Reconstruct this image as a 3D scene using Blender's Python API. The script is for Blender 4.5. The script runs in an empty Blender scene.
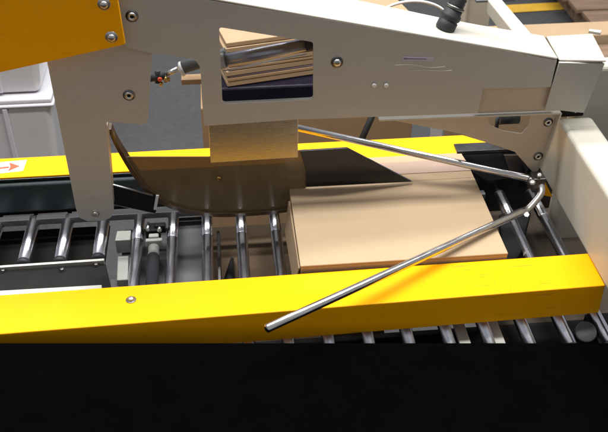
import bpy, bmesh, math, random
from mathutils import Vector, Matrix
from mathutils.geometry import tessellate_polygon
random.seed(7)
sc = bpy.context.scene
COL = sc.collection

# ------------------------------------------------------------------ camera model
F = 900.0; PX, PY = 304.0, 171.0; CH = 1.25
PITCH = math.radians(34); YAW = math.radians(5.47)
fw = Vector((math.sin(YAW)*math.cos(PITCH), math.cos(YAW)*math.cos(PITCH), -math.sin(PITCH)))
rt = Vector((math.cos(YAW), -math.sin(YAW), 0))
up = rt.cross(fw)
CAM = Vector((0, 0, CH))
def on(ax, v, x, y):
    """point of a world plane (axis ax = v) that a measured photo point lies on"""
    d = fw + rt*((x-PX)/F) - up*((y-PY)/F)
    return CAM + d*((v-CAM[ax])/d[ax])
def xz(Y, pts):
    return [(on(1, Y, *p).x, on(1, Y, *p).z) for p in pts]
def xy(Z, pts):
    return [(on(2, Z, *p).x, on(2, Z, *p).y) for p in pts]

# ------------------------------------------------------------------ materials
def nm(name):
    m = bpy.data.materials.new(name); m.use_nodes = True
    nt = m.node_tree
    return m, nt, nt.nodes['Principled BSDF']
def ramp(nt, src, stops):
    r = nt.nodes.new('ShaderNodeValToRGB')
    while len(r.color_ramp.elements) < len(stops): r.color_ramp.elements.new(0.5)
    for e, (p, c) in zip(r.color_ramp.elements, stops):
        e.position = p; e.color = (*c, 1) if len(c) == 3 else c
    nt.links.new(src, r.inputs[0]); return r
def tex(nt, scale=10, detail=6, rough=.6, stretch=(1, 1, 1), coord='Object'):
    tc = nt.nodes.new('ShaderNodeTexCoord'); mp = nt.nodes.new('ShaderNodeMapping')
    mp.inputs['Scale'].default_value = stretch
    n = nt.nodes.new('ShaderNodeTexNoise')
    n.inputs['Scale'].default_value = scale; n.inputs['Detail'].default_value = detail
    n.inputs['Roughness'].default_value = rough
    nt.links.new(tc.outputs[coord], mp.inputs[0]); nt.links.new(mp.outputs[0], n.inputs[0])
    return n
def mul(c, k): return tuple(min(1, v*k) for v in c)
def surf(name, col, rough=.5, metal=0, var=.12, scale=8, stretch=(1, 1, 1), bump=.0, bscale=200,
         rvar=.12, dirt=0.0, dirtcol=(.12, .1, .08), coat=0, bstretch=(1, 1, 1), spec=.5, wear=None):
    m, nt, b = nm(name); L = nt.links
    n = tex(nt, scale, 8, .65, stretch)
    r = ramp(nt, n.outputs[0], [(.3, mul(col, 1-var)), (.7, mul(col, 1+var*.6))])
    out = r.outputs[0]
    if dirt:
        n2 = tex(nt, scale*2.3, 10, .75, stretch)
        r2 = ramp(nt, n2.outputs[0], [(.52, (0, 0, 0)), (.72, (dirt,)*3)])
        mx = nt.nodes.new('ShaderNodeMix'); mx.data_type = 'RGBA'
        L.new(r2.outputs[0], mx.inputs[0]); L.new(out, mx.inputs[6]); mx.inputs[7].default_value = (*dirtcol, 1)
        out = mx.outputs[2]
    if wear:
        wcol, amt, ws = wear
        for st, rot, th in (((.9, 16, 16), (0, .25, .12), .66), ((14, .8, 14), (0, -.5, -.2), .69)):
            nw = tex(nt, ws, 3, .5, st); nw.inputs['Distortion'].default_value = .4
            nw.inputs[0].links[0].from_node.inputs['Rotation'].default_value = rot
            rw = ramp(nt, nw.outputs[0], [(th, (0, 0, 0)), (th+.03, (amt,)*3)])
            mk = nt.nodes.new('ShaderNodeMath'); mk.operation = 'MULTIPLY'
            nk = tex(nt, 3.1, 3, .6); rk = ramp(nt, nk.outputs[0], [(.48, (0, 0, 0)), (.6, (1, 1, 1))])
            L.new(rw.outputs[0], mk.inputs[0]); L.new(rk.outputs[0], mk.inputs[1])
            mx = nt.nodes.new('ShaderNodeMix'); mx.data_type = 'RGBA'
            L.new(mk.outputs[0], mx.inputs[0]); L.new(out, mx.inputs[6]); mx.inputs[7].default_value = (*wcol, 1); out = mx.outputs[2]
    L.new(out, b.inputs['Base Color'])
    n3 = tex(nt, scale*3, 6, .6, stretch)
    mr = nt.nodes.new('ShaderNodeMapRange')
    mr.inputs['To Min'].default_value = max(.02, rough-rvar); mr.inputs['To Max'].default_value = min(1, rough+rvar)
    L.new(n3.outputs[0], mr.inputs['Value']); L.new(mr.outputs[0], b.inputs['Roughness'])
    b.inputs['Metallic'].default_value = metal
    b.inputs['Specular IOR Level'].default_value = spec
    if coat: b.inputs['Coat Weight'].default_value = coat; b.inputs['Coat Roughness'].default_value = .1
    if bump:
        n4 = tex(nt, bscale, 4, .6, bstretch)
        bp = nt.nodes.new('ShaderNodeBump'); bp.inputs['Strength'].default_value = bump
        bp.inputs['Distance'].default_value = .001
        L.new(n4.outputs[0], bp.inputs['Height']); L.new(bp.outputs[0], b.inputs['Normal'])
    return m
def smoke(name, tint, rough=.08):
    """smoked polycarbonate: tinted see-through sheet with a gloss on it"""
    m, nt, b = nm(name); L = nt.links; nt.nodes.remove(b)
    tr = nt.nodes.new('ShaderNodeBsdfTransparent'); tr.inputs[0].default_value = (*tint, 1)
    gl = nt.nodes.new('ShaderNodeBsdfGlossy'); gl.inputs['Roughness'].default_value = rough
    gl.inputs[0].default_value = (.9, .9, .9, 1)
    df = nt.nodes.new('ShaderNodeBsdfDiffuse')
    n = tex(nt, 14, 8, .7)
    r = ramp(nt, n.outputs[0], [(.35, (.24, .175, .09)), (.7, (.33, .24, .13))]); L.new(r.outputs[0], df.inputs[0])
    m1 = nt.nodes.new('ShaderNodeMixShader'); m1.inputs[0].default_value = .55
    L.new(tr.outputs[0], m1.inputs[1]); L.new(df.outputs[0], m1.inputs[2])
    fr = nt.nodes.new('ShaderNodeFresnel'); fr.inputs[0].default_value = 1.4
    m2 = nt.nodes.new('ShaderNodeMixShader'); L.new(fr.outputs[0], m2.inputs[0])
    L.new(m1.outputs[0], m2.inputs[1]); L.new(gl.outputs[0], m2.inputs[2])
    L.new(m2.outputs[0], nt.nodes['Material Output'].inputs[0]); return m
M = {}
M['cream'] = surf('cream_powder_coat', (.435, .43, .39), .45, var=.05, scale=5, bump=.12, bscale=900, dirt=.16, dirtcol=(.38, .32, .25), wear=((.34, .31, .26), .35, 12))
M['cream_pale_lit'] = surf('pale_and_lit_cream_powder_coat', (.50, .475, .40), .42, var=.05, scale=5, bump=.12, bscale=900, dirt=.14, dirtcol=(.42, .38, .32), wear=((.36, .33, .28), .4, 12))  # paler coat of the beam; also the lit copy of cream on top faces
M['taupe'] = surf('taupe_powder_coat', (.47, .41, .32), .45, var=.06, scale=6, bump=.1, bscale=900, dirt=.15, dirtcol=(.3, .25, .2))
M['yellow'] = surf('yellow_powder_coat', (.97, .43, .0), .45, var=.035, scale=4, bump=.1, bscale=800, dirt=.10, dirtcol=(.6, .27, .0), spec=.12, wear=((.42, .20, .02), .55, 14))
M['black'] = surf('black_powder_coat', (.008, .0075, .007), .6, var=.3, scale=10, bump=.15, bscale=600, dirt=.2, dirtcol=(.025, .022, .02), spec=.2)
M['blackg'] = surf('gloss_black_plate', (.012, .012, .014), .2, var=.3, scale=10, dirt=.1, dirtcol=(.05, .05, .045))
M['rubber'] = surf('black_rubber', (.016, .018, .022), .6, var=.3, scale=12, bump=.4, bscale=300)
M['mat'] = surf('matt_black_rubber', (.001, .001, .0011), .95, var=.3, scale=12, bump=.3, bscale=300, spec=.015)
M['belt'] = surf('dark_green_belt', (.012, .022, .026), .5, var=.3, scale=9, bump=.3, bscale=400)
M['greysteel'] = surf('grey_painted_steel', (.095, .1, .105), .5, var=.15, scale=7, dirt=.35, dirtcol=(.07, .065, .06))
M['chrome'] = surf('roller_chrome', (.78, .78, .84), .24, 1, var=.035, scale=9, stretch=(1, 1, 1), rvar=.05, dirt=.05, dirtcol=(.5, .49, .48))
M['rod'] = surf('polished_steel', (.66, .65, .64), .22, 1, var=.12, scale=25, rvar=.09, dirt=.3, dirtcol=(.3, .28, .26))
M['brushed'] = surf('brushed_steel', (.40, .41, .38), .28, .75, var=.06, scale=8, stretch=(1, 1, 14), rvar=.06)
M['steel'] = surf('zinc_steel', (.62, .62, .6), .3, 1, var=.15, scale=40)
M['steeld'] = surf('dark_steel', (.16, .155, .15), .38, 1, var=.3, scale=40, dirt=.3)
M['alu'] = surf('aluminium_edge', (.55, .54, .50), .42, .35, var=.12, scale=14, stretch=(1, 4, 4), dirt=.35, dirtcol=(.3, .28, .24))
M['card'] = surf('kraft_cardboard', (.43, .315, .20), .82, var=.05, scale=6, bump=.25, bscale=60, bstretch=(14, 1, 1), dirt=.16, dirtcol=(.35, .25, .155), spec=.2, wear=((.31, .22, .14), .3, 12))
M['card2'] = surf('brown_cardboard', (.36, .24, .135), .85, var=.10, scale=7, bump=.25, bscale=60, dirt=.2, dirtcol=(.22, .14, .08), spec=.2)
M['card3'] = surf('pale_cardboard', (.38, .27, .165), .85, var=.08, scale=9, dirt=.15, dirtcol=(.3, .2, .12), spec=.2)
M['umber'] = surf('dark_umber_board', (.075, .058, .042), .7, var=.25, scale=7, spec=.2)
M['card4'] = surf('shade_darkened_cardboard', (.20, .14, .09), .85, var=.15, scale=7, bump=.2, bscale=60, dirt=.3, dirtcol=(.10, .07, .05), spec=.2)  # cardboard colour darkened to stand in for shade below the rollers
M['tubegrey'] = surf('grey_anodised_tube', (.34, .34, .38), .33, .85, var=.1, scale=20, rvar=.06)
M['print'] = surf('purple_printed_board', (.26, .2, .26), .8, var=.2, scale=30, spec=.2)
M['tape'] = surf('glossy_pinkish_tape', (.34, .225, .165), .34, var=.08, scale=12, stretch=(1, 6, 1), coat=.15)
M['plasticw'] = surf('white_nylon', (.36, .36, .33), .45, var=.08, scale=30)
M['tub'] = surf('milky_plastic', (.60, .60, .61), .26, var=.07, scale=4, rvar=.06, coat=.3)
M['tubr'] = surf('milky_plastic_rim', (.62, .61, .66), .22, var=.06, scale=6, coat=.4)
M['paper'] = surf('white_sticker_paper', (.62, .60, .60), .5, var=.06, scale=40)
M['red'] = surf('red_print', (.72, .09, .03), .5, var=.1, scale=60)
M['ink'] = surf('violet_ink', (.13, .11, .22), .5, var=.1, scale=60)
M['lilac'] = surf('lilac_label_paper', (.50, .45, .56), .5, var=.06, scale=60)
M['stripe'] = surf('worn_yellow_floor_paint', (.56, .33, .02), .6, var=.15, scale=14, dirt=.6, dirtcol=(.25, .18, .07))
M['brass'] = surf('brass', (.55, .36, .12), .3, 1, var=.2, scale=50)
M['wood'] = surf('brown_pallet_wood', (.20, .125, .08), .8, var=.35, scale=5, stretch=(1, 12, 12), bump=.5, bscale=60, bstretch=(1, 8, 8))
M['navy'] = surf('dark_blue_plastic', (.006, .006, .016), .3, var=.3, scale=8)
M['wire'] = surf('white_cable_sheath', (.62, .62, .62), .4, var=.05, scale=40)
M['smoke'] = smoke('smoked_polycarbonate', (.30, .26, .16))
M['rim'] = surf('bronze_plastic_rim', (.085, .055, .028), .22, var=.4, scale=18, coat=.5)
M['scratch'] = surf('bare_scratch', (.80, .76, .66), .35, var=.2, scale=80)
nt = M['chrome'].node_tree; b = nt.nodes['Principled BSDF']; tg = nt.nodes.new('ShaderNodeTangent'); tg.direction_type = 'RADIAL'; tg.axis = 'Y'
nt.links.new(tg.outputs[0], b.inputs['Tangent']); b.inputs['Anisotropic'].default_value = .9; b.inputs['Anisotropic Rotation'].default_value = .25
# concrete floor
m, nt, b = nm('dark_concrete_floor'); L = nt.links
n1 = tex(nt, 1.3, 10, .6, coord='Object'); n2 = tex(nt, 45, 6, .7, coord='Object')
r1 = ramp(nt, n1.outputs[0], [(.35, (.034, .035, .037)), (.7, (.050, .051, .053))])
r2 = ramp(nt, n2.outputs[0], [(.3, (.72, .72, .72)), (.75, (1.2, 1.2, 1.2))])
mx = nt.nodes.new('ShaderNodeMix'); mx.data_type = 'RGBA'; mx.blend_type = 'MULTIPLY'; mx.inputs[0].default_value = 1
L.new(r1.outputs[0], mx.inputs[6]); L.new(r2.outputs[0], mx.inputs[7]); L.new(mx.outputs[2], b.inputs['Base Color'])
b.inputs['Roughness'].default_value = .6
bp = nt.nodes.new('ShaderNodeBump'); bp.inputs['Strength'].default_value = .3; bp.inputs['Distance'].default_value = .004
L.new(n2.outputs[0], bp.inputs['Height']); L.new(bp.outputs[0], b.inputs['Normal']); M['floor'] = m

# ------------------------------------------------------------------ mesh helpers
def box(bm, x0, x1, y0, y1, z0, z1):
    v = [bm.verts.new(p) for p in ((x0,y0,z0),(x1,y0,z0),(x1,y1,z0),(x0,y1,z0),(x0,y0,z1),(x1,y0,z1),(x1,y1,z1),(x0,y1,z1))]
    for f in ((0,3,2,1),(4,5,6,7),(0,1,5,4),(1,2,6,5),(2,3,7,6),(3,0,4,7)): bm.faces.new([v[i] for i in f])
def hexa(bm, bottom, top):
    v = [bm.verts.new(p) for p in list(bottom)+list(top)]; n = len(bottom)
    bm.faces.new(v[:n][::-1]); bm.faces.new(v[n:])
    for i in range(n): j = (i+1) % n; bm.faces.new((v[i], v[j], v[n+j], v[n+i]))
def prism(bm, pts, a0, a1, ax=1, holes=()):
    """2D outline (with holes) pushed from a0 to a1 along axis ax (1: outline in xz, 2: outline in xy, 0: yz)"""
    def mk(p, a):
        return {1: (p[0], a, p[1]), 2: (p[0], p[1], a), 0: (a, p[0], p[1])}[ax]
    loops = [list(pts)]+[list(h) for h in holes]
    flat = [p for l in loops for p in l]
    A = [bm.verts.new(mk(p, a0)) for p in flat]; B = [bm.verts.new(mk(p, a1)) for p in flat]
    if len(loops) == 1:
        bm.faces.new(A); bm.faces.new(B[::-1])
    else:
        tri = tessellate_polygon([[Vector((p[0], p[1], 0)) for p in l] for l in loops])
        for t in tri:
            try: bm.faces.new([A[i] for i in t]); bm.faces.new([B[i] for i in t][::-1])
            except ValueError: pass
    k = 0
    for l in loops:
        n = len(l)
        for i in range(n):
            j = (i+1) % n
            bm.faces.new((A[k+i], B[k+i], B[k+j], A[k+j]))
        k += n
def tube(bm, pts, r, seg=20, caps=True):
    pts = [Vector(p) for p in pts]; rings = []
    rr = r if isinstance(r, (list, tuple)) else [r]*len(pts)
    prev = None
    for i, p in enumerate(pts):
        d = (pts[min(i+1, len(pts)-1)]-pts[max(i-1, 0)])
        if d.length < 1e-9: d = prev_d
        d.normalize(); prev_d = d
        if prev is None:
            u = d.orthogonal().normalized()
        else:
            u = (prev-d*prev.dot(d)).normalized()
        prev = u; w = d.cross(u)
        rings.append([bm.verts.new(p+(u*math.cos(2*math.pi*k/seg)+w*math.sin(2*math.pi*k/seg))*rr[i]) for k in range(seg)])
    for a, b_ in zip(rings, rings[1:]):
        for k in range(seg):
            f = bm.faces.new((a[k], a[(k+1) % seg], b_[(k+1) % seg], b_[k])); f.smooth = True
    if caps: bm.faces.new(rings[0][::-1]); bm.faces.new(rings[-1])
def lathe(bm, p0, axis, prof, seg=24):
    """profile of (distance along axis, radius)"""
    ax = Vector(axis).normalized(); p0 = Vector(p0); u = ax.orthogonal().normalized(); w = ax.cross(u); rings = []
    for d, r in prof:
        rings.append([bm.verts.new(p0+ax*d+(u*math.cos(2*math.pi*k/seg)+w*math.sin(2*math.pi*k/seg))*max(r, 1e-5)) for k in range(seg)])
    for a, b_ in zip(rings, rings[1:]):
        for k in range(seg):
            bm.faces.new((a[k], a[(k+1) % seg], b_[(k+1) % seg], b_[k])).smooth = True
    bm.faces.new(rings[0][::-1]); bm.faces.new(rings[-1])
def smooth_path(pts, n=8):
    P = [Vector(p) for p in pts]; out = []
    for i in range(len(P)-1):
        a, b_, c, d = P[max(i-1, 0)], P[i], P[i+1], P[min(i+2, len(P)-1)]
        for k in range(n):
            t = k/n
            out.append(.5*((2*b_)+(-a+c)*t+(2*a-5*b_+4*c-d)*t*t+(-a+3*b_-3*c+d)*t**3))
    out.append(P[-1]); return out
def rounded(pts, r, n=5):
    """round every corner of a 2D outline; r may be a list"""
    out = []; N = len(pts)
    for i in range(N):
        rr = r[i] if isinstance(r, (list, tuple)) else r
        p = Vector(pts[i]); a = Vector(pts[i-1]); b_ = Vector(pts[(i+1) % N])
        if rr <= 0: out.append(tuple(p)); continue
        la = min(rr, (a-p).length*.45); lb = min(rr, (b_-p).length*.45)
        s = p+(a-p).normalized()*la; e = p+(b_-p).normalized()*lb
        for k in range(n+1):
            t = k/n; out.append(tuple(s*(1-t)**2+p*2*t*(1-t)+e*t*t))
    return out

def wloc(o):
    l = o.location.copy()
    while o.parent: o = o.parent; l += o.location
    return l
def obj(name, bm, mat, parent=None, bev=0.0, label=None, kind=None, seg=2, origin=None):
    bmesh.ops.recalc_face_normals(bm, faces=bm.faces)
    me = bpy.data.meshes.new(name)
    co = [v.co for v in bm.verts]
    if parent is not None and origin is None:
        base = wloc(parent)
    else:
        base = Vector(origin) if origin else Vector(((min(c.x for c in co)+max(c.x for c in co))/2, (min(c.y for c in co)+max(c.y for c in co))/2, min(c.z for c in co)))
    bmesh.ops.translate(bm, verts=bm.verts, vec=-base)
    bm.to_mesh(me); bm.free()
    o = bpy.data.objects.new(name, me); COL.objects.link(o)
    if parent is not None:
        o.parent = parent; o.location = base-wloc(parent)
    else: o.location = base
    for mm in (mat if isinstance(mat, (list, tuple)) else [mat]): me.materials.append(M[mm] if isinstance(mm, str) else mm)
    if bev:
        b_ = o.modifiers.new('bevel', 'BEVEL'); b_.width = bev; b_.segments = seg; b_.limit_method = 'ANGLE'; b_.angle_limit = math.radians(35)
        b_.harden_normals = False
    if label: o['label'] = label
    if kind: o['kind'] = kind
    return o
def tag(o, label, cat, group=None):
    o['label'] = label; o['category'] = cat
    if group: o['group'] = group
    return o
def thing(name, label, cat, loc, group=None):
    o = bpy.data.objects.new(name, None); COL.objects.link(o); o.location = loc; o.empty_display_size = .05
    return tag(o, label, cat, group)
def B(): return bmesh.new()
def kids(o): return [c for c in bpy.data.objects if c.parent == o]
def dup(o, loc=None, parent=None):
    c = o.copy(); COL.objects.link(c); c.parent = parent
    if loc is not None: c.location = loc
    for k in kids(o): dup(k, None, c)
    return c

FL = -0.65
# ------------------------------------------------------------------ the setting
bm = B(); box(bm, -14, 14, -6, 22, FL-.05, FL); obj('floor', bm, 'floor', kind='structure')
bm = B(); prism(bm, xy(FL, [(500, 14), (578, 9), (578, 2), (500, 6)]), FL+.003, FL+.005, 2)
obj('floor_marking', bm, 'stripe', kind='structure')

# ------------------------------------------------------------------ near yellow guard rail
RZ = .10; RB = .028
YB, YF = 1.3478, 1.2315
r = thing('guard_rail', 'long bright yellow steel guard rail across the front of the rollers', 'guard rail', (0, 1.29, RB))
bL, bR, fL, fR = [on(2, RZ, *q) for q in ((0, 295), (588.5, 253.2), (0, 334), (605.5, 285.3))]
bX = bL+(bL-bR).normalized()*.5; fX = fL+(fL-fR).normalized()*.5
bm = B(); prism(bm, [(q.x, q.y) for q in (bX, bR, fR, fX)], RZ-.004, RZ, 2)
obj('top_plate', bm, 'yellow', r, .0025)
bm = B(); e = Vector((0, .004, 0)); o5 = Vector((0, .0006, 0))
prism(bm, [(q.x, q.y) for q in (fX+o5, fR+o5, fR+e+Vector((-.001, 0, 0)), fX+e)], RB, RZ-.0042, 2)
obj('front_plate', bm, 'yellow', r, .001)
bm = B(); prism(bm, [(q[0], q[1]) for q in ((bR.x-.008, bR.y-.006), (bR.x-.003, bR.y-.006), (fR.x-.004, fR.y+.007), (fR.x-.009, fR.y+.007))], .04, RZ-.005, 2)
obj('end_plate', bm, 'yellow', r, .001)
def bolt(parent, p, axis, R=.0085, h=.005, washer=True, mat='steel', wmat='steeld', name='bolt'):
    ax = Vector(axis).normalized(); p = Vector(p)
    o = None
    bm = B(); lathe(bm, p+ax*.0012, ax, [(0, R), (h*.5, R), (h*.85, R*.82), (h, R*.5), (h+.0001, R*.1)], 20)
    o = obj(name, bm, mat, parent)
    if washer:
        bm = B(); lathe(bm, p-ax*.0005, ax, [(0, R*1.55), (.0015, R*1.55), (.0018, R*1.45), (.0018, .001)], 24)
        obj('washer', bm, wmat, o)
    return o
def socket_bolt(parent, p, axis, R=.0085):
    ax = Vector(axis).normalized(); p = Vector(p)
    bm = B(); lathe(bm, p-ax*.0005, ax, [(0, R*1.25), (.0012, R*1.25), (.0012, R*.3)], 24)
    w = obj('bolt', bm, 'steeld', parent)
    bm = B(); lathe(bm, p, ax, [(0, R*.85), (.004, R*.85), (.0048, R*.72), (.0048, R*.45), (.0022, R*.42)], 24)
    obj('cap_head', bm, 'steel', w)
    bm = B(); lathe(bm, p, ax, [(0, R*.42), (.0028, R*.42), (.0028, .0002)], 6)
    obj('hex_socket', bm, 'black', w)
    return w
bolt(r, on(2, RZ, 131, 300), (0, 0, 1), .0062, .005)

# ------------------------------------------------------------------ far yellow guard rail with belt
fYB, fYF = 1.816, 1.735
r = thing('guard_rail', 'yellow rail with red arrow sticker along the far side of the rollers', 'guard rail', (0, 1.78, -.02))
# right end is cut off on a slant
bm = B(); prism(bm, [(-1.1, fYF), (on(2, .1, 515, 151).x, fYF), (on(2, .1, 462, 133).x, fYB), (-1.1, fYB)], .096, .100, 2)
obj('top_plate', bm, 'yellow', r, .001)
bm = B(); box(bm, -1.1, .50, fYB-.006, fYB-.002, -.06, .0955); obj('back_plate', bm, 'yellow', r)
bm = B(); box(bm, -1.1, .55, fYF+.006, fYF+.012, -.01, .0955); box(bm, .551, .78, fYF+.006, fYF+.012, -.08, .075); box(bm, -1.1, .55, fYF-.002, fYF+.006, .089, .0955)
obj('side_wall', bm, 'blackg', r, .001)
bm = B(); box(bm, -1.1, -.02, fYF-.012, fYF+.005, .008, .086); obj('belt', bm, 'belt', r, .006, seg=3)
bm = B(); box(bm, -1.1, .6, fYF-.03, fYF-.013, -.016, .000); obj('lower_trim', bm, 'greysteel', r, .001)
stk = xy(.1, [(-30, 165), (27, 160), (23, 171), (-30, 177)])
bm = B(); prism(bm, stk, .1002, .1006, 2); s = obj('arrow_sticker', bm, 'paper', r)
bm = B()
prism(bm, xy(.1, [(-20, 171.6), (9, 168.2), (9, 166.6), (-20, 170)]), .1007, .1009, 2)
prism(bm, xy(.1, [(8, 171.5), (20, 166.4), (9.5, 162.8), (10.5, 167)]), .1007, .1009, 2)
obj('arrow', bm, 'red', s)

# ------------------------------------------------------------------ rollers
R0 = .0128
def make_short_roller():
    t = thing('conveyor_roller', '', 'roller', (0, 1.16, -R0), 'chrome rollers of the conveyor')
    bm = B(); lathe(bm, (0, 1.560, -.0145), (0, 1, 0), [(0, .0142), (.155, .0142)], 32); obj('tube', bm, 'chrome', t)
    for y, d, rr in ((1.5598, -1, .0152), (1.7152, 1, .0145)):
        bm = B(); lathe(bm, (0, y, -.0145), (0, d, 0), [(-.006, rr), (.004, rr), (.006, rr*.8), (.008, rr*.45), (.008, .001)], 24)
        obj('end_cap', bm, 'rubber', t)
    bm = B(); tube(bm, [(0, 1.528, -.0145), (0, 1.745, -.0145)], .005, 10); obj('shaft', bm, 'steel', t)
    return t
def make_roller():
    t = thing('conveyor_roller', '', 'roller', (0, 1.16, -R0), 'chrome rollers of the conveyor')
    bm = B(); lathe(bm, (0, 1.205, -R0), (0, 1, 0), [(0, R0), (.41, R0), (.4102, R0*.92), (.4145, R0*.92), (.4147, R0), (.51, R0)], 32)
    obj('tube', bm, 'chrome', t)
    for y, d in ((1.205, -1), (1.715, 1)):
        bm = B(); lathe(bm, (0, y, -R0), (0, d, 0), [(0, R0*.98), (.005, R0*.98), (.006, R0*.8), (.008, R0*.45), (.008, .001)], 24)
        obj('end_cap', bm, 'rubber', t)
    bm = B(); tube(bm, [(0, 1.193, -R0), (0, 1.745, -R0)], .004, 10); obj('shaft', bm, 'steeld', t)
    return t
ordn = ['first', 'second', 'third', 'fourth', 'fifth', 'sixth', 'seventh', 'eighth', 'ninth', 'tenth', 'eleventh', 'twelfth', 'thirteenth', 'fourteenth', 'fifteenth', 'sixteenth', 'seventeenth', 'eighteenth']
where = {0: 'cut by the left edge of the photo beyond the black channel', 1: 'leftmost complete one beyond the black side channel', 2: 'next roller right of the leftmost complete one, beyond the black channel',
         3: 'directly below the tip of the hanging cream plate', 4: 'immediately left of the black and white air fitting', 5: 'immediately right of the black and white air fitting',
         6: 'with a dark ring groove, under the rounded tip of the smoked shield', 7: 'second one left of the cardboard box', 8: 'touching the left flap of the cardboard box',
         9: 'under the left end of the box, ending below the steel rod tip', 10: 'under the box, second from the box left end', 11: 'under the middle of the box', 12: 'under the right half of the box',
         13: 'under the right end of the box', 14: 'just right of the box, crossed by the lower steel rod', 15: 'bright one rising past the rod joint beside the cream beam', 16: 'rightmost one, mostly hidden under the cream beam'}
proto = make_roller(); short = make_short_roller()
for i in range(17):
    x = -.0649-.0781*6+i*.0781
    o = short if i == 0 else dup(short) if i < 4 else proto if i == 4 else dup(proto)
    if i < 4: x -= .012*(1-i*.2)
    o.location = (x, 1.16, -R0)
    o.rotation_euler.y = random.uniform(-3, 3)
    o['label'] = 'chrome roller ' + where[i]

# short rollers left: taller black channel hides their near ends
# ------------------------------------------------------------------ black side channel at left
ch = thing('side_channel', 'black steel channel with two pale metal lips on the rollers at left', 'channel', (-.5, 1.47, .0))
cr = -.272
bm = B(); prism(bm, [(-1.0, 1.433), (cr+.012, 1.427), (cr-.008, 1.515), (-1.0, 1.505)], .006, .012, 2)
obj('web', bm, 'black', ch, .001)
bm = B(); prism(bm, [(-1.0, 1.508), (cr-.010, 1.517), (cr-.011, 1.524), (-1.0, 1.515)], .004, .020, 2); obj('lip', bm, 'alu', ch, .001)
bm = B(); prism(bm, [(-1.0, 1.409), (cr-.004, 1.404), (cr-.006, 1.424), (-1.0, 1.430)], .004, .032, 2); obj('lip', bm, 'alu', ch, .001)
for p in ((3, 271), (62, 270), (96, 265)):
    bolt(ch, on(2, .012, *p), (0, 0, 1), .005, .003, True, 'steeld', 'black')
bm = B(); prism(bm, [(cr+.013, 1.40), (cr+.055, 1.40), (cr+.03, 1.515), (cr-.004, 1.515)], -.036, -.032, 2); obj('end_tab', bm, 'greysteel', ch, .001)
# flat pads between rollers, on the shelf under them
def slab(name, label, cat, pts, z0, z1, mat, bev=.0015, group=None):
    bm = B(); prism(bm, pts, z0, z1, 2); return tag(obj(name, bm, mat, None, bev), label, cat, group)
slab('under_panel', 'black panel below the short rollers at left', 'panel', [(-1.0, 1.36), (-.30, 1.36), (-.30, 1.76), (-1.0, 1.76)], -.075, -.07, 'black')
slab('mounting_bracket', 'grey bracket plate below the rollers left of the air fitting', 'bracket',
     [(-.262, 1.36), (-.150, 1.36), (-.155, 1.72), (-.262, 1.72)], -.062, -.056, 'greysteel')
slab('spacer_block', 'pale block between the rollers by the cream plate tip, farther one', 'block', [(-.272, 1.625), (-.238, 1.625), (-.238, 1.66), (-.270, 1.66)], -.05, -.012, 'plasticw', .002, 'pale spacer blocks')
slab('spacer_block', 'long pale block between the rollers right of the black channel, nearer one', 'block', [(-.258, 1.49), (-.234, 1.49), (-.238, 1.57), (-.262, 1.57)], -.05, -.014, 'plasticw', .002, 'pale spacer blocks')
slab('cross_plate', 'smooth grey cross plate between rollers beside the air fitting', 'plate', [(-.137, 1.36), (-.074, 1.36), (-.074, 1.74), (-.137, 1.74)], -.05, -.044, 'greysteel')
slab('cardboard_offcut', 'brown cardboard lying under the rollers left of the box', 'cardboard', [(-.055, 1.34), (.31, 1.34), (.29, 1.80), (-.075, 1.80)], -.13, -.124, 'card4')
bm = B()
box(bm, -.045, -.038, 1.36, 1.70, -.12, -.06); box(bm, -.03, .10, 1.395, 1.402, -.12, -.07)
tag(obj('lower_bar', bm, 'steeld', None, .001), 'thin dark metal bars on the cardboard under the rollers', 'bar')
# thick leaning blade seen between rollers
bm = B(); tube(bm, [(-.012, 1.66, -.115), (-.02, 1.55, -.085), (.002, 1.46, -.09)], [.004, .013, .006], 12)
tag(obj('rubber_hose', bm, 'rubber', None), 'short dark hose lying between the rollers under the shield', 'hose')

# air fitting between rollers
af = thing('air_fitting', 'white and black pneumatic fitting standing between two rollers', 'fitting', (-.18, 1.55, -.03))
a = on(2, -.01, 155, 232); bx = a.x
bm = B(); tube(bm, [(bx, 1.34, -.022), (bx-.001, 1.565, -.018)], .0135, 20); obj('black_body', bm, 'rubber', af)
bm = B(); lathe(bm, (bx-.001, 1.567, -.018), (0, 1, .02), [(0, .0125), (.006, .0125), (.007, .011), (.012, .0125), (.018, .011), (.022, .0125), (.03, .0125), (.031, .006)], 20); obj('collar', bm, 'plasticw', af)
bm = B(); box(bm, bx-.019, bx+.018, 1.602, 1.613, -.02, -.002); box(bm, bx-.012, bx+.010, 1.612, 1.625, -.018, .002); obj('white_block', bm, 'plasticw', af, .002)
bm = B(); box(bm, bx-.02, bx+.012, 1.63, 1.66, -.03, .006); box(bm, bx+.0, bx+.026, 1.638, 1.652, -.01, .012); obj('black_head', bm, 'black', af, .003)
bm = B(); tube(bm, [(bx-.014, 1.63, .008), (bx-.014, 1.655, .008)], .004, 10); tube(bm, [(bx+.012, 1.628, .006), (bx+.012, 1.64, .006)], .005, 10); obj('nozzle', bm, 'steel', af)

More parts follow.
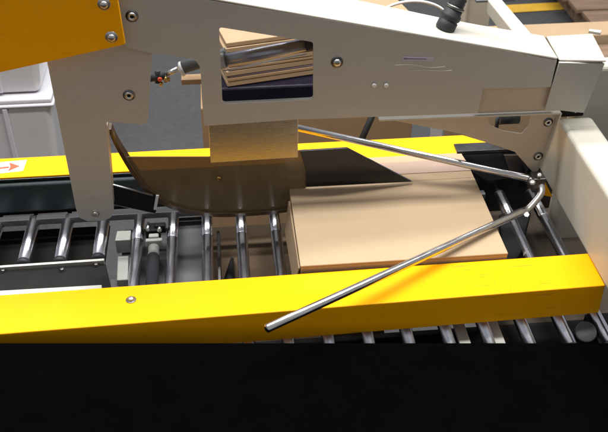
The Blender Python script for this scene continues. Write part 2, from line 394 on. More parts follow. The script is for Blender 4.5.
# ------------------------------------------------------------------ the carton
BZ = .112
pN0, pN1 = on(2, BZ, 300.5, 267), on(2, BZ, 508, 252.5)
pF0, pF1 = on(2, BZ, 289, 158), on(2, BZ, 465, 149)
yN = (pN0.y+pN1.y)/2; yF = 1.722
xL, xR = pN0.x, pN1.x
ca = thing('carton', 'tan cardboard box with a loose left flap lying on the rollers', 'box', ((xL+xR)/2, 1.53, 0))
ySm = 1.618
bm = B(); box(bm, xL, xR, yN, ySm-.0003, BZ-.004, BZ); obj('top_flap', bm, 'card', ca, .0015)
bm = B(); box(bm, xL, xR, ySm+.0003, yF, BZ-.004, BZ-.0005); obj('top_flap', bm, 'card', ca, .0015)
bm = B()
box(bm, xL+.001, xR-.001, yN+.0005, yN+.004, .0005, BZ-.0045); box(bm, xL+.001, xR-.001, yF-.0045, yF-.0005, .0005, BZ-.0045)
box(bm, xL+.0005, xL+.004, yN+.005, yF-.005, .0005, BZ-.0045); box(bm, xR-.004, xR-.0005, yN+.005, yF-.005, .0005, BZ-.0045)
box(bm, xL+.005, xR-.005, yN+.005, yF-.005, .001, .004)
obj('side_wall', bm, 'card', ca, .0008)
# end flap sticking out to the left
bm = B(); hexa(bm, [(xL-.012, yN+.012, .045), (xL-.009, yN+.012, .045), (xL-.009, ySm-.07, .045), (xL-.016, ySm-.07, .045)],
               [(xL-.003, yN+.004, BZ-.008), (xL-.0005, yN+.004, BZ-.008), (xL-.0005, ySm-.04, BZ-.008), (xL-.005, ySm-.04, BZ-.008)])
obj('end_flap', bm, 'card3', ca, .0005)
bm = B(); box(bm, xL+.003, xR-.001, ySm+.028, ySm+.076, BZ+.0002, BZ+.0006); obj('sealing_tape', bm, 'tape', ca)

# ------------------------------------------------------------------ overhead arm
YA = 1.55
TH = .010
arm = thing('sealer_arm', 'large cream steel arm reaching across above the conveyor with a rectangular window', 'machine arm', (.15, YA, .06))
P = [(95, -22), (175, -7), (207, 0), (290, 14), (450, 40), (557, 60.5), (550.5, 87), (483, 88.5), (478, 113), (400, 116), (298, 119.5), (204, 126),
     (202, 100), (200.5, 70), (196, 62), (190, 58.5), (150, 53), (126, 47), (117, -18)]
hole = rounded(xz(YA, [(219, 27), (313.5, 42), (313.5, 99.5), (222.5, 104)]), .007, 4)
P2 = xz(YA, [(95, -22), (207, 0), (450, 40), (557, 60.5), (550.5, 87), (483, 88.5), (478, 113.2), (400, 116), (298, 119.5), (204, 126), (202, 100),
             (200.7, 72), (199.5, 66), (196, 61), (190, 58.3), (150, 53), (126, 47)])
bm = B(); prism(bm, P2, YA, YA+TH, 1, [hole]); obj('side_plate', bm, 'cream', arm, .0016)
# hanging plate
HB = [(38, 20), (128, 20), (152, 30), (152, 54), (147.5, 124), (143, 126.5), (106, 124), (113.5, 214), (110.5, 220), (103, 223), (87, 223.5), (79, 220), (75.5, 211), (47, 66)]
hp = xz(YA+.0035, HB)
bm = B(); prism(bm, rounded(hp, [0, 0, 0, 0, .004, .004, .003, .003, .003, .003, .003, .003, .003, .01], 3), YA+.0035+.0075, YA+.0035+.0155)
hang = obj('hanging_plate', bm, 'cream', arm, .0012)
bm = B(); e0, e1 = on(1, YA+.02, 107, 128), on(1, YA+.02, 113.5, 206)
hexa(bm, [(e1.x-.005, YA+.020, e1.z), (e1.x, YA+.020, e1.z), (e1.x, YA+.055, e1.z), (e1.x-.005, YA+.055, e1.z)],
     [(e0.x-.005, YA+.020, e0.z), (e0.x, YA+.020, e0.z), (e0.x, YA+.055, e0.z), (e0.x-.005, YA+.055, e0.z)])
obj('edge_flange', bm, 'taupe', hang, .001)
socket_bolt(arm, on(1, YA, 132, 16), (0, -1, 0), .0095)
socket_bolt(hang, on(1, YA+.011, 129, 95), (0, -1, 0), .0095)
bolt(hang, on(1, YA+.011, 95.5, 213.5), (0, -1, 0), .006, .004, True, 'steel', 'steel')
bolt(arm, on(1, YA, 337, 62), (0, -1, 0), .0078, .005, True)
for x in (374, 386): bolt(arm, on(1, YA, x, 85), (0, -1, 0), .0048, .003, False, 'wire', name='rivet')
# top cover (sloping, follows upper edge of the side plate)
a0, a1 = on(1, YA, 207, 0), on(1, YA, 557, 60.5)
slope = (a1.z-a0.z)/(a1.x-a0.x)
nrm = Vector((-slope, 0, 1)).normalized()
def onp(x, y, off=0):
    d = fw+rt*((x-PX)/F)-up*((y-PY)/F); q = a0+nrm*off
    return CAM+d*((q-CAM).dot(nrm)/d.dot(nrm))
tb = [onp(345, 0), onp(440, 20), onp(480, 27.5), onp(543, 38)]
left = a0+(a0-a1).normalized()*.25; lb = tb[0]+(tb[0]-tb[1]).normalized()*.45
outl = [Vector((left.x, YA+.0002, left.z)), Vector((a1.x, YA+.0002, a1.z))]+[tb[3], tb[2], tb[1], tb[0], lb]
bm = B(); hexa(bm, [q+nrm*.0012 for q in outl], [q+nrm*.006 for q in outl]); top = obj('top_cover', bm, 'cream_pale_lit', arm, .002)  # same paint as the side plate, in a lighter copy for the lit top
# back plate of the channel, short
bm = B()
q0, q1 = tb[0]+(tb[0]-tb[1]).normalized()*.3, tb[1]
yb = min(q0.y, q1.y)
hexa(bm, [(q0.x, q0.y-.006, q0.z-.06), (q1.x, q1.y-.006, q1.z-.06), (q1.x, q1.y-.001, q1.z-.06), (q0.x, q0.y-.001, q0.z-.06)],
     [(q0.x, q0.y-.006, q0.z), (q1.x, q1.y-.006, q1.z), (q1.x, q1.y-.001, q1.z), (q0.x, q0.y-.001, q0.z)])
obj('back_flange', bm, 'cream', arm, .001)
# raised fold on the top cover
fr = [onp(446, 24), onp(470, 27), onp(510, 38), onp(551, 57), onp(540, 56), onp(500, 45), onp(455, 33)]
# recess plate
bm = B(); prism(bm, xz(YA+.009, [(479, 84), (556, 84), (552, 111), (475, 114)]), YA+.0105, YA+.0145); obj('recess_plate', bm, 'taupe', arm, .001)
bm = B(); prism(bm, xz(YA+.016, [(549, 58), (566, 60), (562, 86), (544, 92)]), YA+.016, YA+.019); obj('dark_seam_strip', bm, 'black', arm)  # black strip added behind the seam to keep the gap dark
# pivot housing
ph = thing('pivot_housing', 'cream folded steel housing at the right end of the arm', 'housing', (.7, 1.6, .28))
bm = B(); prism(bm, xz(YA-.002, [(559.5, 62.5), (605, 63.5), (584, 113), (573, 112), (560, 110.5), (545, 111.5), (552, 87)]), YA-.002, YA+.004); obj('front_plate', bm, 'cream', ph, .0012)
zt = on(1, YA-.002, 580, 62.5).z
tp = [on(2, zt, 559, 61.5), on(2, zt, 606, 62.5), on(2, zt, 592, 35.5), on(2, zt, 546, 38)]
bm = B(); hexa(bm, [q+Vector((0, 0, .0005)) for q in tp], [q+Vector((0, 0, .005)) for q in tp]); obj('top_plate', bm, 'cream_pale_lit', ph, .0018)
bm = B(); b0 = tp[1]; b1 = tp[2]
hexa(bm, [(b0.x-.04, b0.y+.01, zt-.12), (b0.x-.036, b0.y+.01, zt-.12), (b1.x-.036, b1.y, zt-.12), (b1.x-.04, b1.y, zt-.12)],
     [(b0.x-.005, b0.y+.01, zt-.001), (b0.x-.001, b0.y+.01, zt-.001), (b1.x-.001, b1.y, zt-.001), (b1.x-.005, b1.y, zt-.001)])
obj('side_plate', bm, 'cream', ph, .001)
lip = [on(2, zt, 588, 34), on(2, zt, 600, 36), on(2, zt, 601, 33.5), on(2, zt, 589, 32)]
bm = B(); hexa(bm, [q+Vector((0, 0, .002)) for q in lip], [q+Vector((0, 0, .008)) for q in lip]); obj('corner_tab', bm, 'cream_pale_lit', ph, .001)

# yellow top guard panel
YG = YA-.022
bm = B(); prism(bm, rounded(xz(YG, [(-60, 86), (-60, -60), (111, -60), (118, 0), (125.5, 44.5)]), [0, 0, 0, 0, .004]), YG, YG+.006)
g = obj('guard_panel', bm, 'yellow', arm, .0015)
bm = B(); box(bm, on(1, YG, 95, 0).x, on(1, YG, 112, 0).x, YG+.007, YA-.001, on(1, YG, 104, 30).z, on(1, YG, 104, -20).z); obj('spacer', bm, 'black', g)
for p in ((104, 4), (111.5, 37)): bolt(g, on(1, YG, *p), (0, -1, 0), .0075, .006, True, 'steel', 'steel')

# label sticker and scratches
bm = B(); prism(bm, xz(YA, [(402, 56.5), (433, 57.5), (433, 61), (402, 60.5)]), YA-.0012, YA-.0004); lb_ = obj('label_sticker', bm, 'lilac', arm)
bm = B()
xx = 403.5
while xx < 427:
    w = random.uniform(.7, 1.6)
    if random.random() < .85:
        h = random.uniform(1.2, 1.7)
        prism(bm, xz(YA, [(xx, 57.6+.03*(xx-402)), (xx+w, 57.6+.03*(xx-402)), (xx+w, 57.6+h), (xx, 57.6+h)]), YA-.0016, YA-.0013)
    xx += w+.5
obj('print', bm, 'ink', lb_)
bm = B()
for q in ([(395, 65), (412, 64.6), (430, 67.5), (445, 66.3)], [(408, 70.5), (425, 70), (440, 70.8), (452, 70.2)]):
    pts = [on(1, YA-.0002, *k) for k in q]
    tube(bm, smooth_path(pts, 6), .0006, 6)
obj('scratch', bm, 'scratch', arm)

# bracket block under the arm
bm = B()
bp_ = [(208.5, 124), (298, 118), (298, 157.5), (210.5, 163)]
f0 = [on(1, YA+.008, *q) for q in bp_[:2]]+[on(1, YA+.0015, *q) for q in bp_[2:]]
hexa(bm, [Vector(q)+Vector((0, 0, 0)) for q in f0], [Vector(q)+Vector((0, .004, .0)) for q in f0]); obj('reflective_plate', bm, 'brushed', arm, .001)
# smoked shield
YS = 1.612
sh = [(124, 157), (208, 157), (300, 150.5), (306, 150), (306, 187), (296, 206), (270, 210), (230, 212.5), (205, 212), (185, 209), (168, 203.5), (155, 196), (143, 185), (133, 172)]
shp = xz(YS, sh)
bm = B(); prism(bm, shp, YS, YS+.003); shd = obj('smoked_shield', bm, 'smoke', arm)
arc = smooth_path([on(1, YS, *q) for q in [(108, 127), (113, 140), (121, 155), (132, 173), (143, 187), (156, 198.5), (170, 206.5), (187, 211.5), (207, 214.5), (232, 215), (270, 212.5), (294, 209)]], 5)
bm = B()
for a, b_ in zip(arc, arc[1:]):
    pass
rim_in = smooth_path([on(1, YS, *q) for q in [(111.5, 127), (117, 140), (125.5, 154), (136.5, 171), (147, 184), (159, 195), (172, 202.8), (188, 207.6), (207, 210.6), (232, 211.2), (270, 208.8), (294, 205.2)]], 5)
n = len(arc)
A_ = [bm.verts.new((p.x, YS-.008, p.z)) for p in arc]; B_ = [bm.verts.new((p.x, YS-.008, p.z)) for p in rim_in]
C_ = [bm.verts.new((p.x, YS+.018, p.z)) for p in arc]; D_ = [bm.verts.new((p.x, YS+.018, p.z)) for p in rim_in]
for i in range(n-1):
    bm.faces.new((A_[i], A_[i+1], B_[i+1], B_[i])); bm.faces.new((C_[i], D_[i], D_[i+1], C_[i+1]))
    bm.faces.new((A_[i], C_[i], C_[i+1], A_[i+1])); bm.faces.new((B_[i], B_[i+1], D_[i+1], D_[i]))
bm.faces.new((A_[0], B_[0], D_[0], C_[0])); bm.faces.new((A_[-1], C_[-1], D_[-1], B_[-1]))
obj('rim', bm, 'rim', shd, .001)
bm = B(); lathe(bm, on(1, YS, 219, 178.5), (0, -1, 0), [(0, .0055), (.002, .0055), (.003, .003)], 16); obj('rivet', bm, 'brass', shd)
# tape head behind the shield
bm = B(); box(bm, on(1, YS, 214, 170).x, on(1, YS, 340, 170).x, YS+.03, YS+.05, BZ+.016, BZ+.030)
obj('tape_head_bar', bm, 'black', shd, .002)
# black cheek plate on the right of the shield
bm = B(); prism(bm, xz(YS-.004, [(300, 150.3), (347, 147.5), (352, 150), (412, 181), (306, 186.5), (306, 170)]), YS-.007, YS-.001)
obj('cheek_plate', bm, 'blackg', arm, .001)
# arm strut under the shield (leaf arm with steel edges)
YL = YA+.045
bm = B(); prism(bm, xz(YL, [(106, 184), (150, 195.5), (158, 197), (156, 212.5), (150, 213), (106, 203)]), YL, YL+.006); la = obj('leaf_arm', bm, 'black', arm, .001)
bm = B()
def strip(bm, pts, w, Y, d0=-.003, d1=.001):
    for (x0, y0), (x1, y1) in zip(pts, pts[1:]):
        a_, b2 = on(1, Y, x0, y0), on(1, Y, x1, y1); dv = (b2-a_).normalized(); nn = Vector((-dv.z, 0, dv.x))*w/2
        hexa(bm, [(q.x, Y+d0, q.z) for q in (a_+nn, a_-nn, b2-nn, b2+nn)], [(q.x, Y+d1, q.z) for q in (a_+nn, a_-nn, b2-nn, b2+nn)])
strip(bm, [(108, 183), (153, 195)], .0018, YL); strip(bm, [(110, 203), (155, 213)], .0018, YL)
obj('edge_trim', bm, 'steel', la)
bm = B(); strip(bm, [(157.5, 195), (155, 209)], .006, YL-.006); obj('end_tab', bm, 'wire', la)
# black rod / pivot strut behind arm
# pneumatic cylinder seen through the window
YC = YA+.085
c0, c1 = on(1, YC, 222, 61), on(1, YC, 306, 44.5)
bm = B(); tube(bm, [c0, c1], .0135, 28); cy = obj('cylinder', bm, 'tubegrey', arm)
d = (c1-c0).normalized()
bm = B(); lathe(bm, c1, d, [(0, .0145), (.01, .0145), (.03, .011), (.05, .008)], 20); obj('end_cap', bm, 'rubber', cy)
bm = B(); lathe(bm, c0-d*.016, d, [(0, .017), (.014, .017), (.016, .0165), (.022, .0162)], 20); obj('collar', bm, 'plasticw', cy)
bm = B(); tube(bm, [c0+Vector((.0, .0, -.0225)), c1+Vector((0, 0, -.021))], .0018, 8); obj('air_line', bm, 'wire', cy)
# fitting inside the notch
YN = YA+.12
nf = thing('valve_fitting', 'small brass and black valve with a white collar seen through the arm notch', 'valve', on(1, YN, 175, 80))
w0, w1 = on(1, YN, 178, 69), on(1, YN, 200, 62)
bm = B(); tube(bm, [w0+(w1-w0)*.1, w1+(w1-w0)*1.2], .013, 20); obj('dark_body', bm, 'greysteel', nf)
bm = B(); lathe(bm, w0+Vector((.004, 0, -.001)), (w1-w0), [(0, .0125), (.0015, .0155), (.006, .0155), (.0085, .013)], 24); obj('white_collar', bm, 'wire', nf)
bm = B(); tube(bm, [w0, w0-(w1-w0)*.55+Vector((0, 0, -.003))], [.006, .005], 12); obj('stem', bm, 'steel', nf)
q = on(1, YN, 163, 77)
bm = B(); tube(bm, [q+Vector((-.03, 0, -.002)), q+Vector((.004, 0, .003))], .008, 12); tube(bm, [q+Vector((-.012, 0, -.012)), q+Vector((-.010, 0, .016))], .006, 10); obj('black_elbow', bm, 'rubber', nf)
bm = B(); lathe(bm, q+Vector((.002, -.004, -.004)), (1, 0, .1), [(0, .007), (.006, .007), (.007, .005), (.012, .005)], 6); tube(bm, [q+Vector((-.008, -.004, -.012)), q+Vector((-.002, -.004, -.014))], .005, 10); obj('brass_nut', bm, 'brass', nf)
bm = B(); lathe(bm, q+Vector((-.006, -.009, .0)), (0, -1, 0), [(0, .005), (.004, .004)], 12); obj('red_button', bm, 'red', nf)
bm = B(); p_ = on(1, YN+.01, 192, 81); box(bm, p_.x-.022, p_.x+.05, YN+.005, YN+.03, p_.z-.006, p_.z+.006); obj('mount', bm, 'card2', nf, .001)

# ------------------------------------------------------------------ gusset plate at right
YGs = YA+.018
gu = thing('gusset_plate', 'taupe gusset plate with a rounded cutout below the right end of the arm', 'plate', on(1, YGs, 500, 140))
gh = rounded(xz(YGs, [(487, 115), (531.5, 114.5), (529, 126), (522, 134), (503, 131), (491, 126)]), .004, 3)
bm = B(); prism(bm, xz(YGs, [(378, 117.5), (558, 110.5), (541, 163), (536, 176), (515, 152), (462, 134)]), YGs, YGs+.004, 1, [gh]); obj('web', bm, 'taupe', gu, .0006)
bm = B(); strip(bm, [(378, 117.2), (559, 110.2)], .0035, YGs, -.014, .0038); strip(bm, [(559.5, 110.5), (540, 166)], .0035, YGs, -.012, .0038); obj('flange', bm, 'cream_pale_lit', gu, .0006)
for p in ((548, 122), (538, 156)): socket_bolt(gu, on(1, YGs, *p), (0, -1, 0), .0085)
bm = B(); p_ = on(1, 1.70, 503, 117); tube(bm, [p_+Vector((-.01, 0, 0)), p_+Vector((.035, 0, .0))], .017, 16); tube(bm, [p_+Vector((-.012, 0, 0)), p_+Vector((-.012, 0, -.03))], .005, 8)
tag(obj('cable_gland', bm, 'rubber', None), 'black round cable gland seen through the gusset cutout', 'cable gland')

# ------------------------------------------------------------------ support beam + post
sb = thing('support_beam', 'wide cream box beam running toward the viewer at the right end of the rail', 'beam', (.74, 1.1, .097))
bm = B(); prism(bm, [(.55, .097), (1.70, .097), (1.60, .268), (.55, .268)], .70, .775, 0); obj('body', bm, 'cream_pale_lit', sb, .010, seg=4)
bm = B(); prism(bm, xz(1.56, [(541, 184), (545, 182), (552, 196), (541, 194)]), 1.556, 1.566); obj('yellow_reflection', bm, 'yellow', sb)  # small yellow reflection by the beam, built as a coloured piece
bm = B(); box(bm, .690, .760, 1.61, 1.66, .262, .300); tag(obj('dark_gap_block', bm, 'black', None, .004), 'added black block darkening the gap below the pivot housing', 'block')  # black block put in to make the gap above the beam dark
bm = B(); box(bm, .745, 1.05, 1.62, 1.668, FL, on(1, 1.62, 606, 66).z); tag(obj('support_column', bm, 'cream_pale_lit', None, .012, seg=4), 'pale grey cream machine column at the right edge behind the beam', 'column')

# ------------------------------------------------------------------ belt end housing (black, by the joint)
eh = thing('end_housing', 'black steel housing over the right end of the far rail', 'housing', (.58, 1.60, .1))
bm = B(); prism(bm, xz(1.598, [(457, 154), (457, 151.5), (519, 148.5), (519, 151)]), 1.598, 1.63); obj('cover_strip', bm, 'blackg', eh, .001)
bm = B(); prism(bm, xz(1.603, [(462, 155), (518, 152), (522, 177), (487, 181), (474, 173)]), 1.603, 1.612); obj('front_face', bm, 'belt', eh, .002)
bm = B(); prism(bm, xz(1.592, [(504, 155), (519, 155), (529, 175), (512, 178)]), 1.592, 1.60); obj('corner_plate', bm, 'steeld', eh, .001)
bm = B(); prism(bm, xz(1.60, [(520, 174), (529, 151), (532, 153), (542, 180), (536, 186)]), 1.575, 1.588); obj('wedge', bm, 'blackg', eh, .001)
# cheek below the rods
bm = B(); prism(bm, [(on(2, -.005, *p).x, on(2, -.005, *p).y) for p in [(499, 214), (529, 204), (531, 212), (521, 252), (512, 264), (504, 258)]], -.03, -.006, 2)
tag(obj('stop_plate', bm, 'black', None, .003), 'black wedge shaped plate between the last rollers below the rod joint', 'plate')
bm = B(); p_ = on(2, .01, 527, 246); lathe(bm, (p_.x, p_.y-.012, -.01), (0.15, 1, 0), [(0, .009), (.03, .009), (.034, .006), (.05, .006)], 16)
tag(obj('guide_wheel', bm, 'plasticw', None), 'small pale wheel between the rollers right of the box', 'wheel')
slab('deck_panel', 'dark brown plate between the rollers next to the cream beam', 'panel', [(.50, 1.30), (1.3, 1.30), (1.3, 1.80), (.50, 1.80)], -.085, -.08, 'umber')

# ------------------------------------------------------------------ the two steel rods
rg = thing('rod_guide', 'pair of thin polished steel rods spreading from one joint over the box', 'guide rods', on(2, .14, 533, 184))
tip = on(2, .158, 267, 328.5); jn = on(2, .118, 528, 209); jn2 = on(2, .135, 541, 193); jn3 = on(2, .15, 540, 182)
def hemi(p, d, r, n=5): return None
pth = [tip]+[tip+(jn-tip)*t for t in (.25, .5, .75, .96)]+smooth_path([tip+(jn-tip)*.97, jn, jn2, jn3], 6)[1:]
d = (jn-tip).normalized()
bm = B(); tube(bm, [tip-d*.003, tip-d*.0022, tip]+pth[1:], [.003, .0055, .0078]+[.0078]*(len(pth)-1), 28); obj('rod', bm, 'rod', rg)
t2 = on(2, .205, 292, 126.5); j4 = on(2, .152, 527, 178)
bm = B(); tube(bm, [t2, j4, j4+(j4-t2).normalized()*.012], .0078, 28); obj('rod', bm, 'rod', rg)
bm = B(); lathe(bm, on(2, .15, 528, 180), (j4-t2), [(0, .0105), (.02, .0105), (.022, .009)], 16); box(bm, jn3.x-.018, jn3.x+.008, jn3.y-.01, jn3.y+.02, .13, .165); obj('joint', bm, 'steeld', rg, .002)
bm = B(); lathe(bm, on(2, .165, 532, 183), (0, -.3, 1), [(0, .007), (.005, .007), (.006, .004)], 6); obj('nut', bm, 'steel', rg); bm = B(); lathe(bm, on(2, .168, 539, 176), (0, -.3, 1), [(0, .006), (.005, .006), (.006, .004)], 6); obj('nut', bm, 'steel', rg); bm = B()
lathe(bm, on(2, .115, 526, 215), (0, -.6, 1), [(0, .006), (.004, .006)], 6); obj('nut', bm, 'steel', rg)

# ------------------------------------------------------------------ added front cover, near parts below the guard rail
sf = thing('front_cover', 'added black rubber cover along the near ends of the rollers', 'cover', (0, 1.0, -.09))  # invented cover over the roller ends, sloped so its far edge looks level
YE = 1.188
zl, zr_ = on(1, YE, -60, 342.8), on(1, YE, 668, 342.8)
dz = (zr_.z-zl.z)/(zr_.x-zl.x)
L0 = Vector((-1.1, YE, zl.z+dz*(-1.1-zl.x))); L1 = Vector((1.3, YE, zl.z+dz*(1.3-zl.x)))
bm = B(); hexa(bm, [L0+Vector((0, -.45, -.008)), L1+Vector((0, -.45, -.008)), L1+Vector((0, 0, -.008)), L0+Vector((0, 0, -.008))],
               [L0+Vector((0, -.45, 0)), L1+Vector((0, -.45, 0)), L1, L0]); obj('top_sheet', bm, 'mat', sf, .002)
bm = B(); hexa(bm, [L0+Vector((0, -.012, -.2)), L1+Vector((0, -.012, -.2)), L1+Vector((0, -.004, -.2)), L0+Vector((0, -.004, -.2))],
               [L0+Vector((0, -.012, -.009)), L1+Vector((0, -.012, -.009)), L1+Vector((0, -.004, -.009)), L0+Vector((0, -.004, -.009))]); obj('web', bm, 'black', sf)
bm = B(); box(bm, -1.1, 1.3, 1.188, 1.335, -.075, -.069); tag(obj('drip_tray', bm, 'black', None, .002), 'black tray below the near roller ends under the yellow rail', 'tray')
bm = B(); p_ = on(2, .0, 586, 327); lathe(bm, (p_.x, p_.y, -.018), (-.1, -.5, .8), [(0, .021), (.014, .021), (.016, .019), (.016, .004)], 28)
tag(obj('end_disc', bm, 'greysteel', None), 'round grey disc below the right end of the yellow rail', 'disc')
for k, (x, y) in enumerate(((497, 333), (463, 334))):
    p_ = on(2, 0, x, y); bm = B(); box(bm, p_.x-.011, p_.x+.011, p_.y-.03, p_.y+.06, -.012, -.004)
    tag(obj('clip', bm, 'alu', None, .001), ['pale metal clip between roller ends below the rail, nearer the grey disc', 'pale metal clip between roller ends below the rail, farther from the grey disc'][k], 'clip')
bm = B(); box(bm, .70, 1.2, 1.05, 1.30, -.06, -.02); tag(obj('corner_bracket', bm, 'black', None, .003), 'black bracket below the cream beam at lower right', 'bracket')

# ------------------------------------------------------------------ background: tubs
def tub(Yf, x0, x1, z0, z1, label):
    t = thing('storage_tub', label, 'storage tub', ((x0+x1)/2, Yf+.2, z0), 'milky plastic tubs behind the far rail')
    dx = .035; D = .42
    bm = B()
    hexa(bm, [(x0+dx, Yf+.03, z0), (x1-dx, Yf+.03, z0), (x1-dx, Yf+D-.03, z0), (x0+dx, Yf+D-.03, z0)],
         [(x0+.012, Yf+.008, z1-.03), (x1-.012, Yf+.008, z1-.03), (x1-.012, Yf+D-.008, z1-.03), (x0+.012, Yf+D-.008, z1-.03)])
    obj('body', bm, 'tub', t, .02, seg=4)
    bm = B(); box(bm, x0, x1, Yf, Yf+D, z1-.030, z1-.018); box(bm, x0+.006, x1-.006, Yf+.006, Yf+D-.006, z1-.018, z1)
    obj('rim', bm, 'tubr', t, .006, seg=3)
    for xx in (x1-.16, x1-.42, x0+.12):
        bm = B()
        hexa(bm, [(xx-.008, Yf+.022, z0+.01), (xx+.008, Yf+.022, z0+.01), (xx+.008, Yf+.032, z0+.01), (xx-.008, Yf+.032, z0+.01)],
             [(xx-.008, Yf+.001, z1-.032), (xx+.008, Yf+.001, z1-.032), (xx+.008, Yf+.012, z1-.032), (xx-.008, Yf+.012, z1-.032)])
        obj('rib', bm, 'tubr', t, .002)
    return t
TY = 2.62
zr = on(1, TY, 30, 100).z
x1 = on(1, TY, 52, 104).x
tub(TY, x1-.72, x1+.005, FL, zr, 'milky plastic storage tub with a rounded rim, under another tub behind the far rail')
tub(TY+.01, x1-.725, x1-.004, zr+.002, zr+.30, 'milky plastic storage tub stacked on top, partly behind the yellow panel')

# ------------------------------------------------------------------ background: cardboard stacks
YK = 2.25
kx0 = on(1, YK, 200, 100).x
kz = on(1, YK, 250, 106).z
bm = B(); box(bm, kx0, kx0+.62, YK, YK+.42, FL, kz); tag(obj('large_carton', bm, 'card2', None, .004), 'large brown cardboard box on the floor behind the far rail under the arm', 'box')
bm = B(); box(bm, on(1, YK, 214, 96).x, kx0+.50, YK+.01, YK+.40, kz+.002, kz+.055); tag(obj('plastic_tray', bm, 'navy', None, .006), 'dark blue plastic tray between large box and flat sheets', 'tray')
# a piece of tape label and dark mark on carton
bm = B(); p_ = on(1, YK, 437, 130); box(bm, p_.x-.02, p_.x+.016, YK-.003, YK-.001, p_.z-.02, p_.z+.02)
tag(obj('paper_tag', bm, 'paper', None), 'small white paper tag behind the far rail below the arm', 'tag')
bm = B(); a_, b2 = on(1, 2.1, 373, 114), on(1, 2.1, 361, 141); tube(bm, [a_, b2+(b2-a_)*2], .009, 10)
tag(obj('leaning_bar', bm, 'black', None), 'thin dark bar leaning behind the upper steel rod', 'bar')
# flat folded sheets
zs = kz+.058; ang = math.radians(12)
specs = [('card3', .016), ('card2', .012), ('print', .006), ('card3', .017), ('card2', .010), ('card3', .016), ('print', .006), ('card3', .018), ('card2', .006), ('card3', .016), ('card3', .015)]
sx = kx0+.335; sy = YK+.19
for i, (mt, h) in enumerate(specs):
    bm = B(); a2 = ang+random.uniform(-.005, .005); W, D = .285+random.uniform(-.004, .004), .12
    jx, jy = random.uniform(-.003, .003), random.uniform(-.002, .002)
    pts = [(sx+jx+math.cos(a2)*u-math.sin(a2)*v, sy+jy+math.sin(a2)*u+math.cos(a2)*v) for u, v in ((-W, -D), (W, -D), (W, D), (-W, D))]
    prism(bm, pts, zs, zs+h-.002, 2); zs += h
    o = obj('cardboard_sheet', bm, mt, None, .0015)
    nm_ = 'top sheet of the folded cardboard pile seen through the arm window' if i == len(specs)-1 else 'bottom sheet of the folded cardboard pile, on the dark blue tray' if i == 0 else \
        f'{ordn[i]} sheet from the bottom of the folded cardboard pile behind the arm window'
    tag(o, nm_, 'cardboard sheet', 'folded cardboard sheets in a pile')

# stack with tan top edge behind the right end of the arm
Yq = 2.55
zq = on(1, Yq, 540, 37).z
bm = B(); box(bm, on(1, Yq, 462, 40).x, 2.2, Yq, Yq+.10, FL, zq); bx1 = tag(obj('cardboard_bin', bm, 'card3', None, .004), 'tan cardboard side board standing behind the right end of the arm', 'cardboard board')
bm = B(); box(bm, on(1, Yq, 585, 40).x, 2.2, Yq-.25, Yq-.01, FL, zq-.03); tag(obj('reddish_carton', bm, 'wood', None, .003), 'brown carton at the right edge behind the column', 'box')
# pallet at top right
pl = thing('wooden_pallet', 'brown wooden pallet on the floor at the top right corner', 'pallet', (1.9, 4.2, FL))
q0 = on(2, FL+.12, 566, 0); q1 = on(2, FL+.12, 600, 30)
for k in range(9):
    bm = B(); y0 = q1.y-.35+k*.145; xs = q1.x+(q0.x-q1.x)*(y0-q1.y)/(q0.y-q1.y)
    box(bm, xs, xs+1.3, y0, y0+.125, FL+.10, FL+.122); obj('board', bm, 'wood', pl, .003)
for k in range(3):
    bm = B(); xs = q1.x+.02+k*.5; box(bm, xs, xs+.09, q1.y-.34, q1.y+.9, FL+.002, FL+.098); obj('stringer', bm, 'wood', pl, .003)
# white tube with bracket and cream panel
wt = thing('white_strut', 'white square steel tube leaning behind the arm with a grey foot bracket', 'strut', on(1, 1.95, 500, 20))
s0 = on(1, 2.15, 494, 6); s1 = on(1, 1.80, 523, 42)
dv = (s1-s0).normalized(); sd = dv.cross(Vector((0, 0, 1))).normalized(); uu = sd.cross(dv)
w = .019
bm = B(); hexa(bm, [s0-sd*w-uu*w, s0+sd*w-uu*w, s0+sd*w+uu*w, s0-sd*w+uu*w], [s1-sd*w-uu*w, s1+sd*w-uu*w, s1+sd*w+uu*w, s1-sd*w+uu*w]); obj('tube', bm, 'cream_pale_lit', wt, .004, seg=3)
bm = B(); box(bm, s0.x-.05, s0.x+.055, s0.y-.002, s0.y+.05, s0.z+.012, s0.z+.018); obj('bracket', bm, 'greysteel', wt, .001)
for dx_ in (-.038, .042): bolt(wt, (s0.x+dx_, s0.y+.02, s0.z+.018), (0, 0, 1), .007, .008)
bm = B(); cp0 = on(1, 2.35, 462, 40); cp1 = on(1, 2.35, 487, 40); box(bm, cp0.x, cp1.x, 2.35, 2.40, cp0.z-.2, cp0.z+.32); box(bm, cp0.x-.002, cp0.x+.006, 2.344, 2.349, cp0.z-.2, cp0.z+.32)
tag(obj('back_post', bm, 'taupe', None, .003), 'olive beige upright post behind the black hose', 'post')
# hose with connector
hs = thing('air_hose', 'thick black corrugated hose plugged into the top of the arm', 'hose', onp(446, 26))
h0 = onp(444, 30, .003); h1 = h0+Vector((.026, .012, .055)); h2 = h1+Vector((.035, .03, .075)); h3 = h2+Vector((.08, .05, .11))
pth = smooth_path([h1-(h1-h0)*.2, h1, h2, h3], 14)
rad = [.0150+.0014*(i % 2) for i in range(len(pth))]
bm = B(); tube(bm, pth, rad, 20); obj('sleeve', bm, 'rubber', hs)
bm = B(); dd = (h1-h0); lathe(bm, h0, dd, [(0, .017), (.004, .0195), (.02, .0195), (.022, .017), (.026, .0205), (.034, .0205), (.037, .0175), (.05, .0175)], 24); obj('connector', bm, 'rubber', hs)
bm = B(); lathe(bm, h0+dd.normalized()*.046, dd, [(0, .0185), (.003, .0195), (.006, .0185)], 24); obj('clamp_ring', bm, 'steeld', hs)
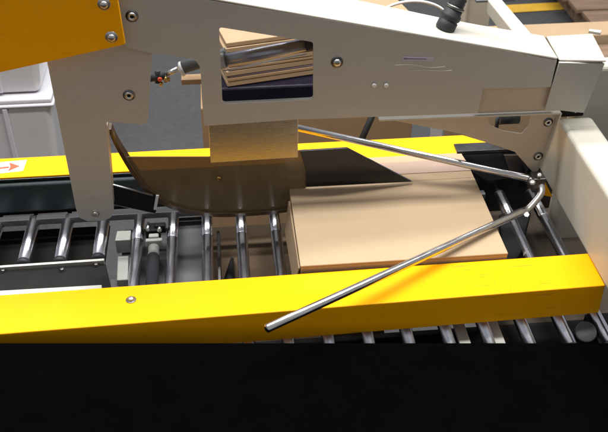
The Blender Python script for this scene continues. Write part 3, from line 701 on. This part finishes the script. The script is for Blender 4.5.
# white cable arc behind arm
bm = B(); Yc = 1.95
tube(bm, smooth_path([on(1, Yc, *q) for q in [(372, 22), (384, 9.5), (398, 3.2), (415, 1), (431, 3.5), (443, 10), (449, 22)]], 8), .0035, 12)
tag(obj('white_cable', bm, 'wire', None), 'thin white cable arching behind the top of the arm', 'cable')

# ------------------------------------------------------------------ light
w = bpy.data.worlds.new('World'); sc.world = w; w.use_nodes = True
nt = w.node_tree; bg = nt.nodes['Background']; bg.inputs[1].default_value = 1.0
# unseen surroundings as a gradient, shaped for roller streaks and fill on front faces
tc = nt.nodes.new('ShaderNodeTexCoord'); sp = nt.nodes.new('ShaderNodeSeparateXYZ'); nt.links.new(tc.outputs['Generated'], sp.inputs[0])
mr = nt.nodes.new('ShaderNodeMapRange'); mr.inputs['From Min'].default_value = -.25; mr.inputs['From Max'].default_value = .8; nt.links.new(sp.outputs['Y'], mr.inputs['Value'])
wr = ramp(nt, mr.outputs[0], [(0, (.38, .39, .415)), (.55, (.19, .195, .21)), (1, (.62, .64, .70))])
wn = tex(nt, 3.5, 3, .5, (1, 1, 2.5), 'Generated'); wr2 = ramp(nt, wn.outputs[0], [(.35, (.35, .35, .35)), (.65, (1.5, 1.5, 1.5))])
wm = nt.nodes.new('ShaderNodeMix'); wm.data_type = 'RGBA'; wm.blend_type = 'MULTIPLY'; wm.inputs[0].default_value = 1
nt.links.new(wr.outputs[0], wm.inputs[6]); nt.links.new(wr2.outputs[0], wm.inputs[7]); nt.links.new(wm.outputs[2], bg.inputs[0])
def strip_lamp(x, y, z, sx_, sy_, watt, rot=(0, 0, 0), colr=(1, .985, .96)):
    l = bpy.data.lights.new('ceiling_or_streak_lamp', 'AREA'); l.shape = 'RECTANGLE'; l.size = sx_; l.size_y = sy_; l.energy = watt; l.color = colr
    o = bpy.data.objects.new('ceiling_or_streak_lamp', l); COL.objects.link(o); o.location = (x, y, z); o.rotation_euler = rot
    return o
strip_lamp(.2, 1.62, 2.75, 3.6, .22, 122)
strip_lamp(.2, 2.35, 2.8, 3.6, .22, 88)
strip_lamp(.2, 4.9, 3.0, 5.0, .35, 105)  # far lamp added to draw streaks on the rollers

# ------------------------------------------------------------------ camera
cd = bpy.data.cameras.new('camera'); cam = bpy.data.objects.new('camera', cd); COL.objects.link(cam)
cam.matrix_world = Matrix(((rt.x, up.x, -fw.x, CAM.x), (rt.y, up.y, -fw.y, CAM.y), (rt.z, up.z, -fw.z, CAM.z), (0, 0, 0, 1)))
cd.sensor_width = 36; cd.lens = 36*F/608; cd.shift_x = 0; cd.shift_y = -(216-171)/608
cd.clip_end = 200; cd.clip_start = .02
cd.dof.use_dof = True; cd.dof.focus_distance = 1.95; cd.dof.aperture_fstop = 9
sc.camera = cam
sc.view_settings.view_transform = 'Standard'; sc.view_settings.look = 'None'
sc.view_settings.exposure = 0; sc.view_settings.gamma = 1; sc.view_settings.use_curve_mapping = False
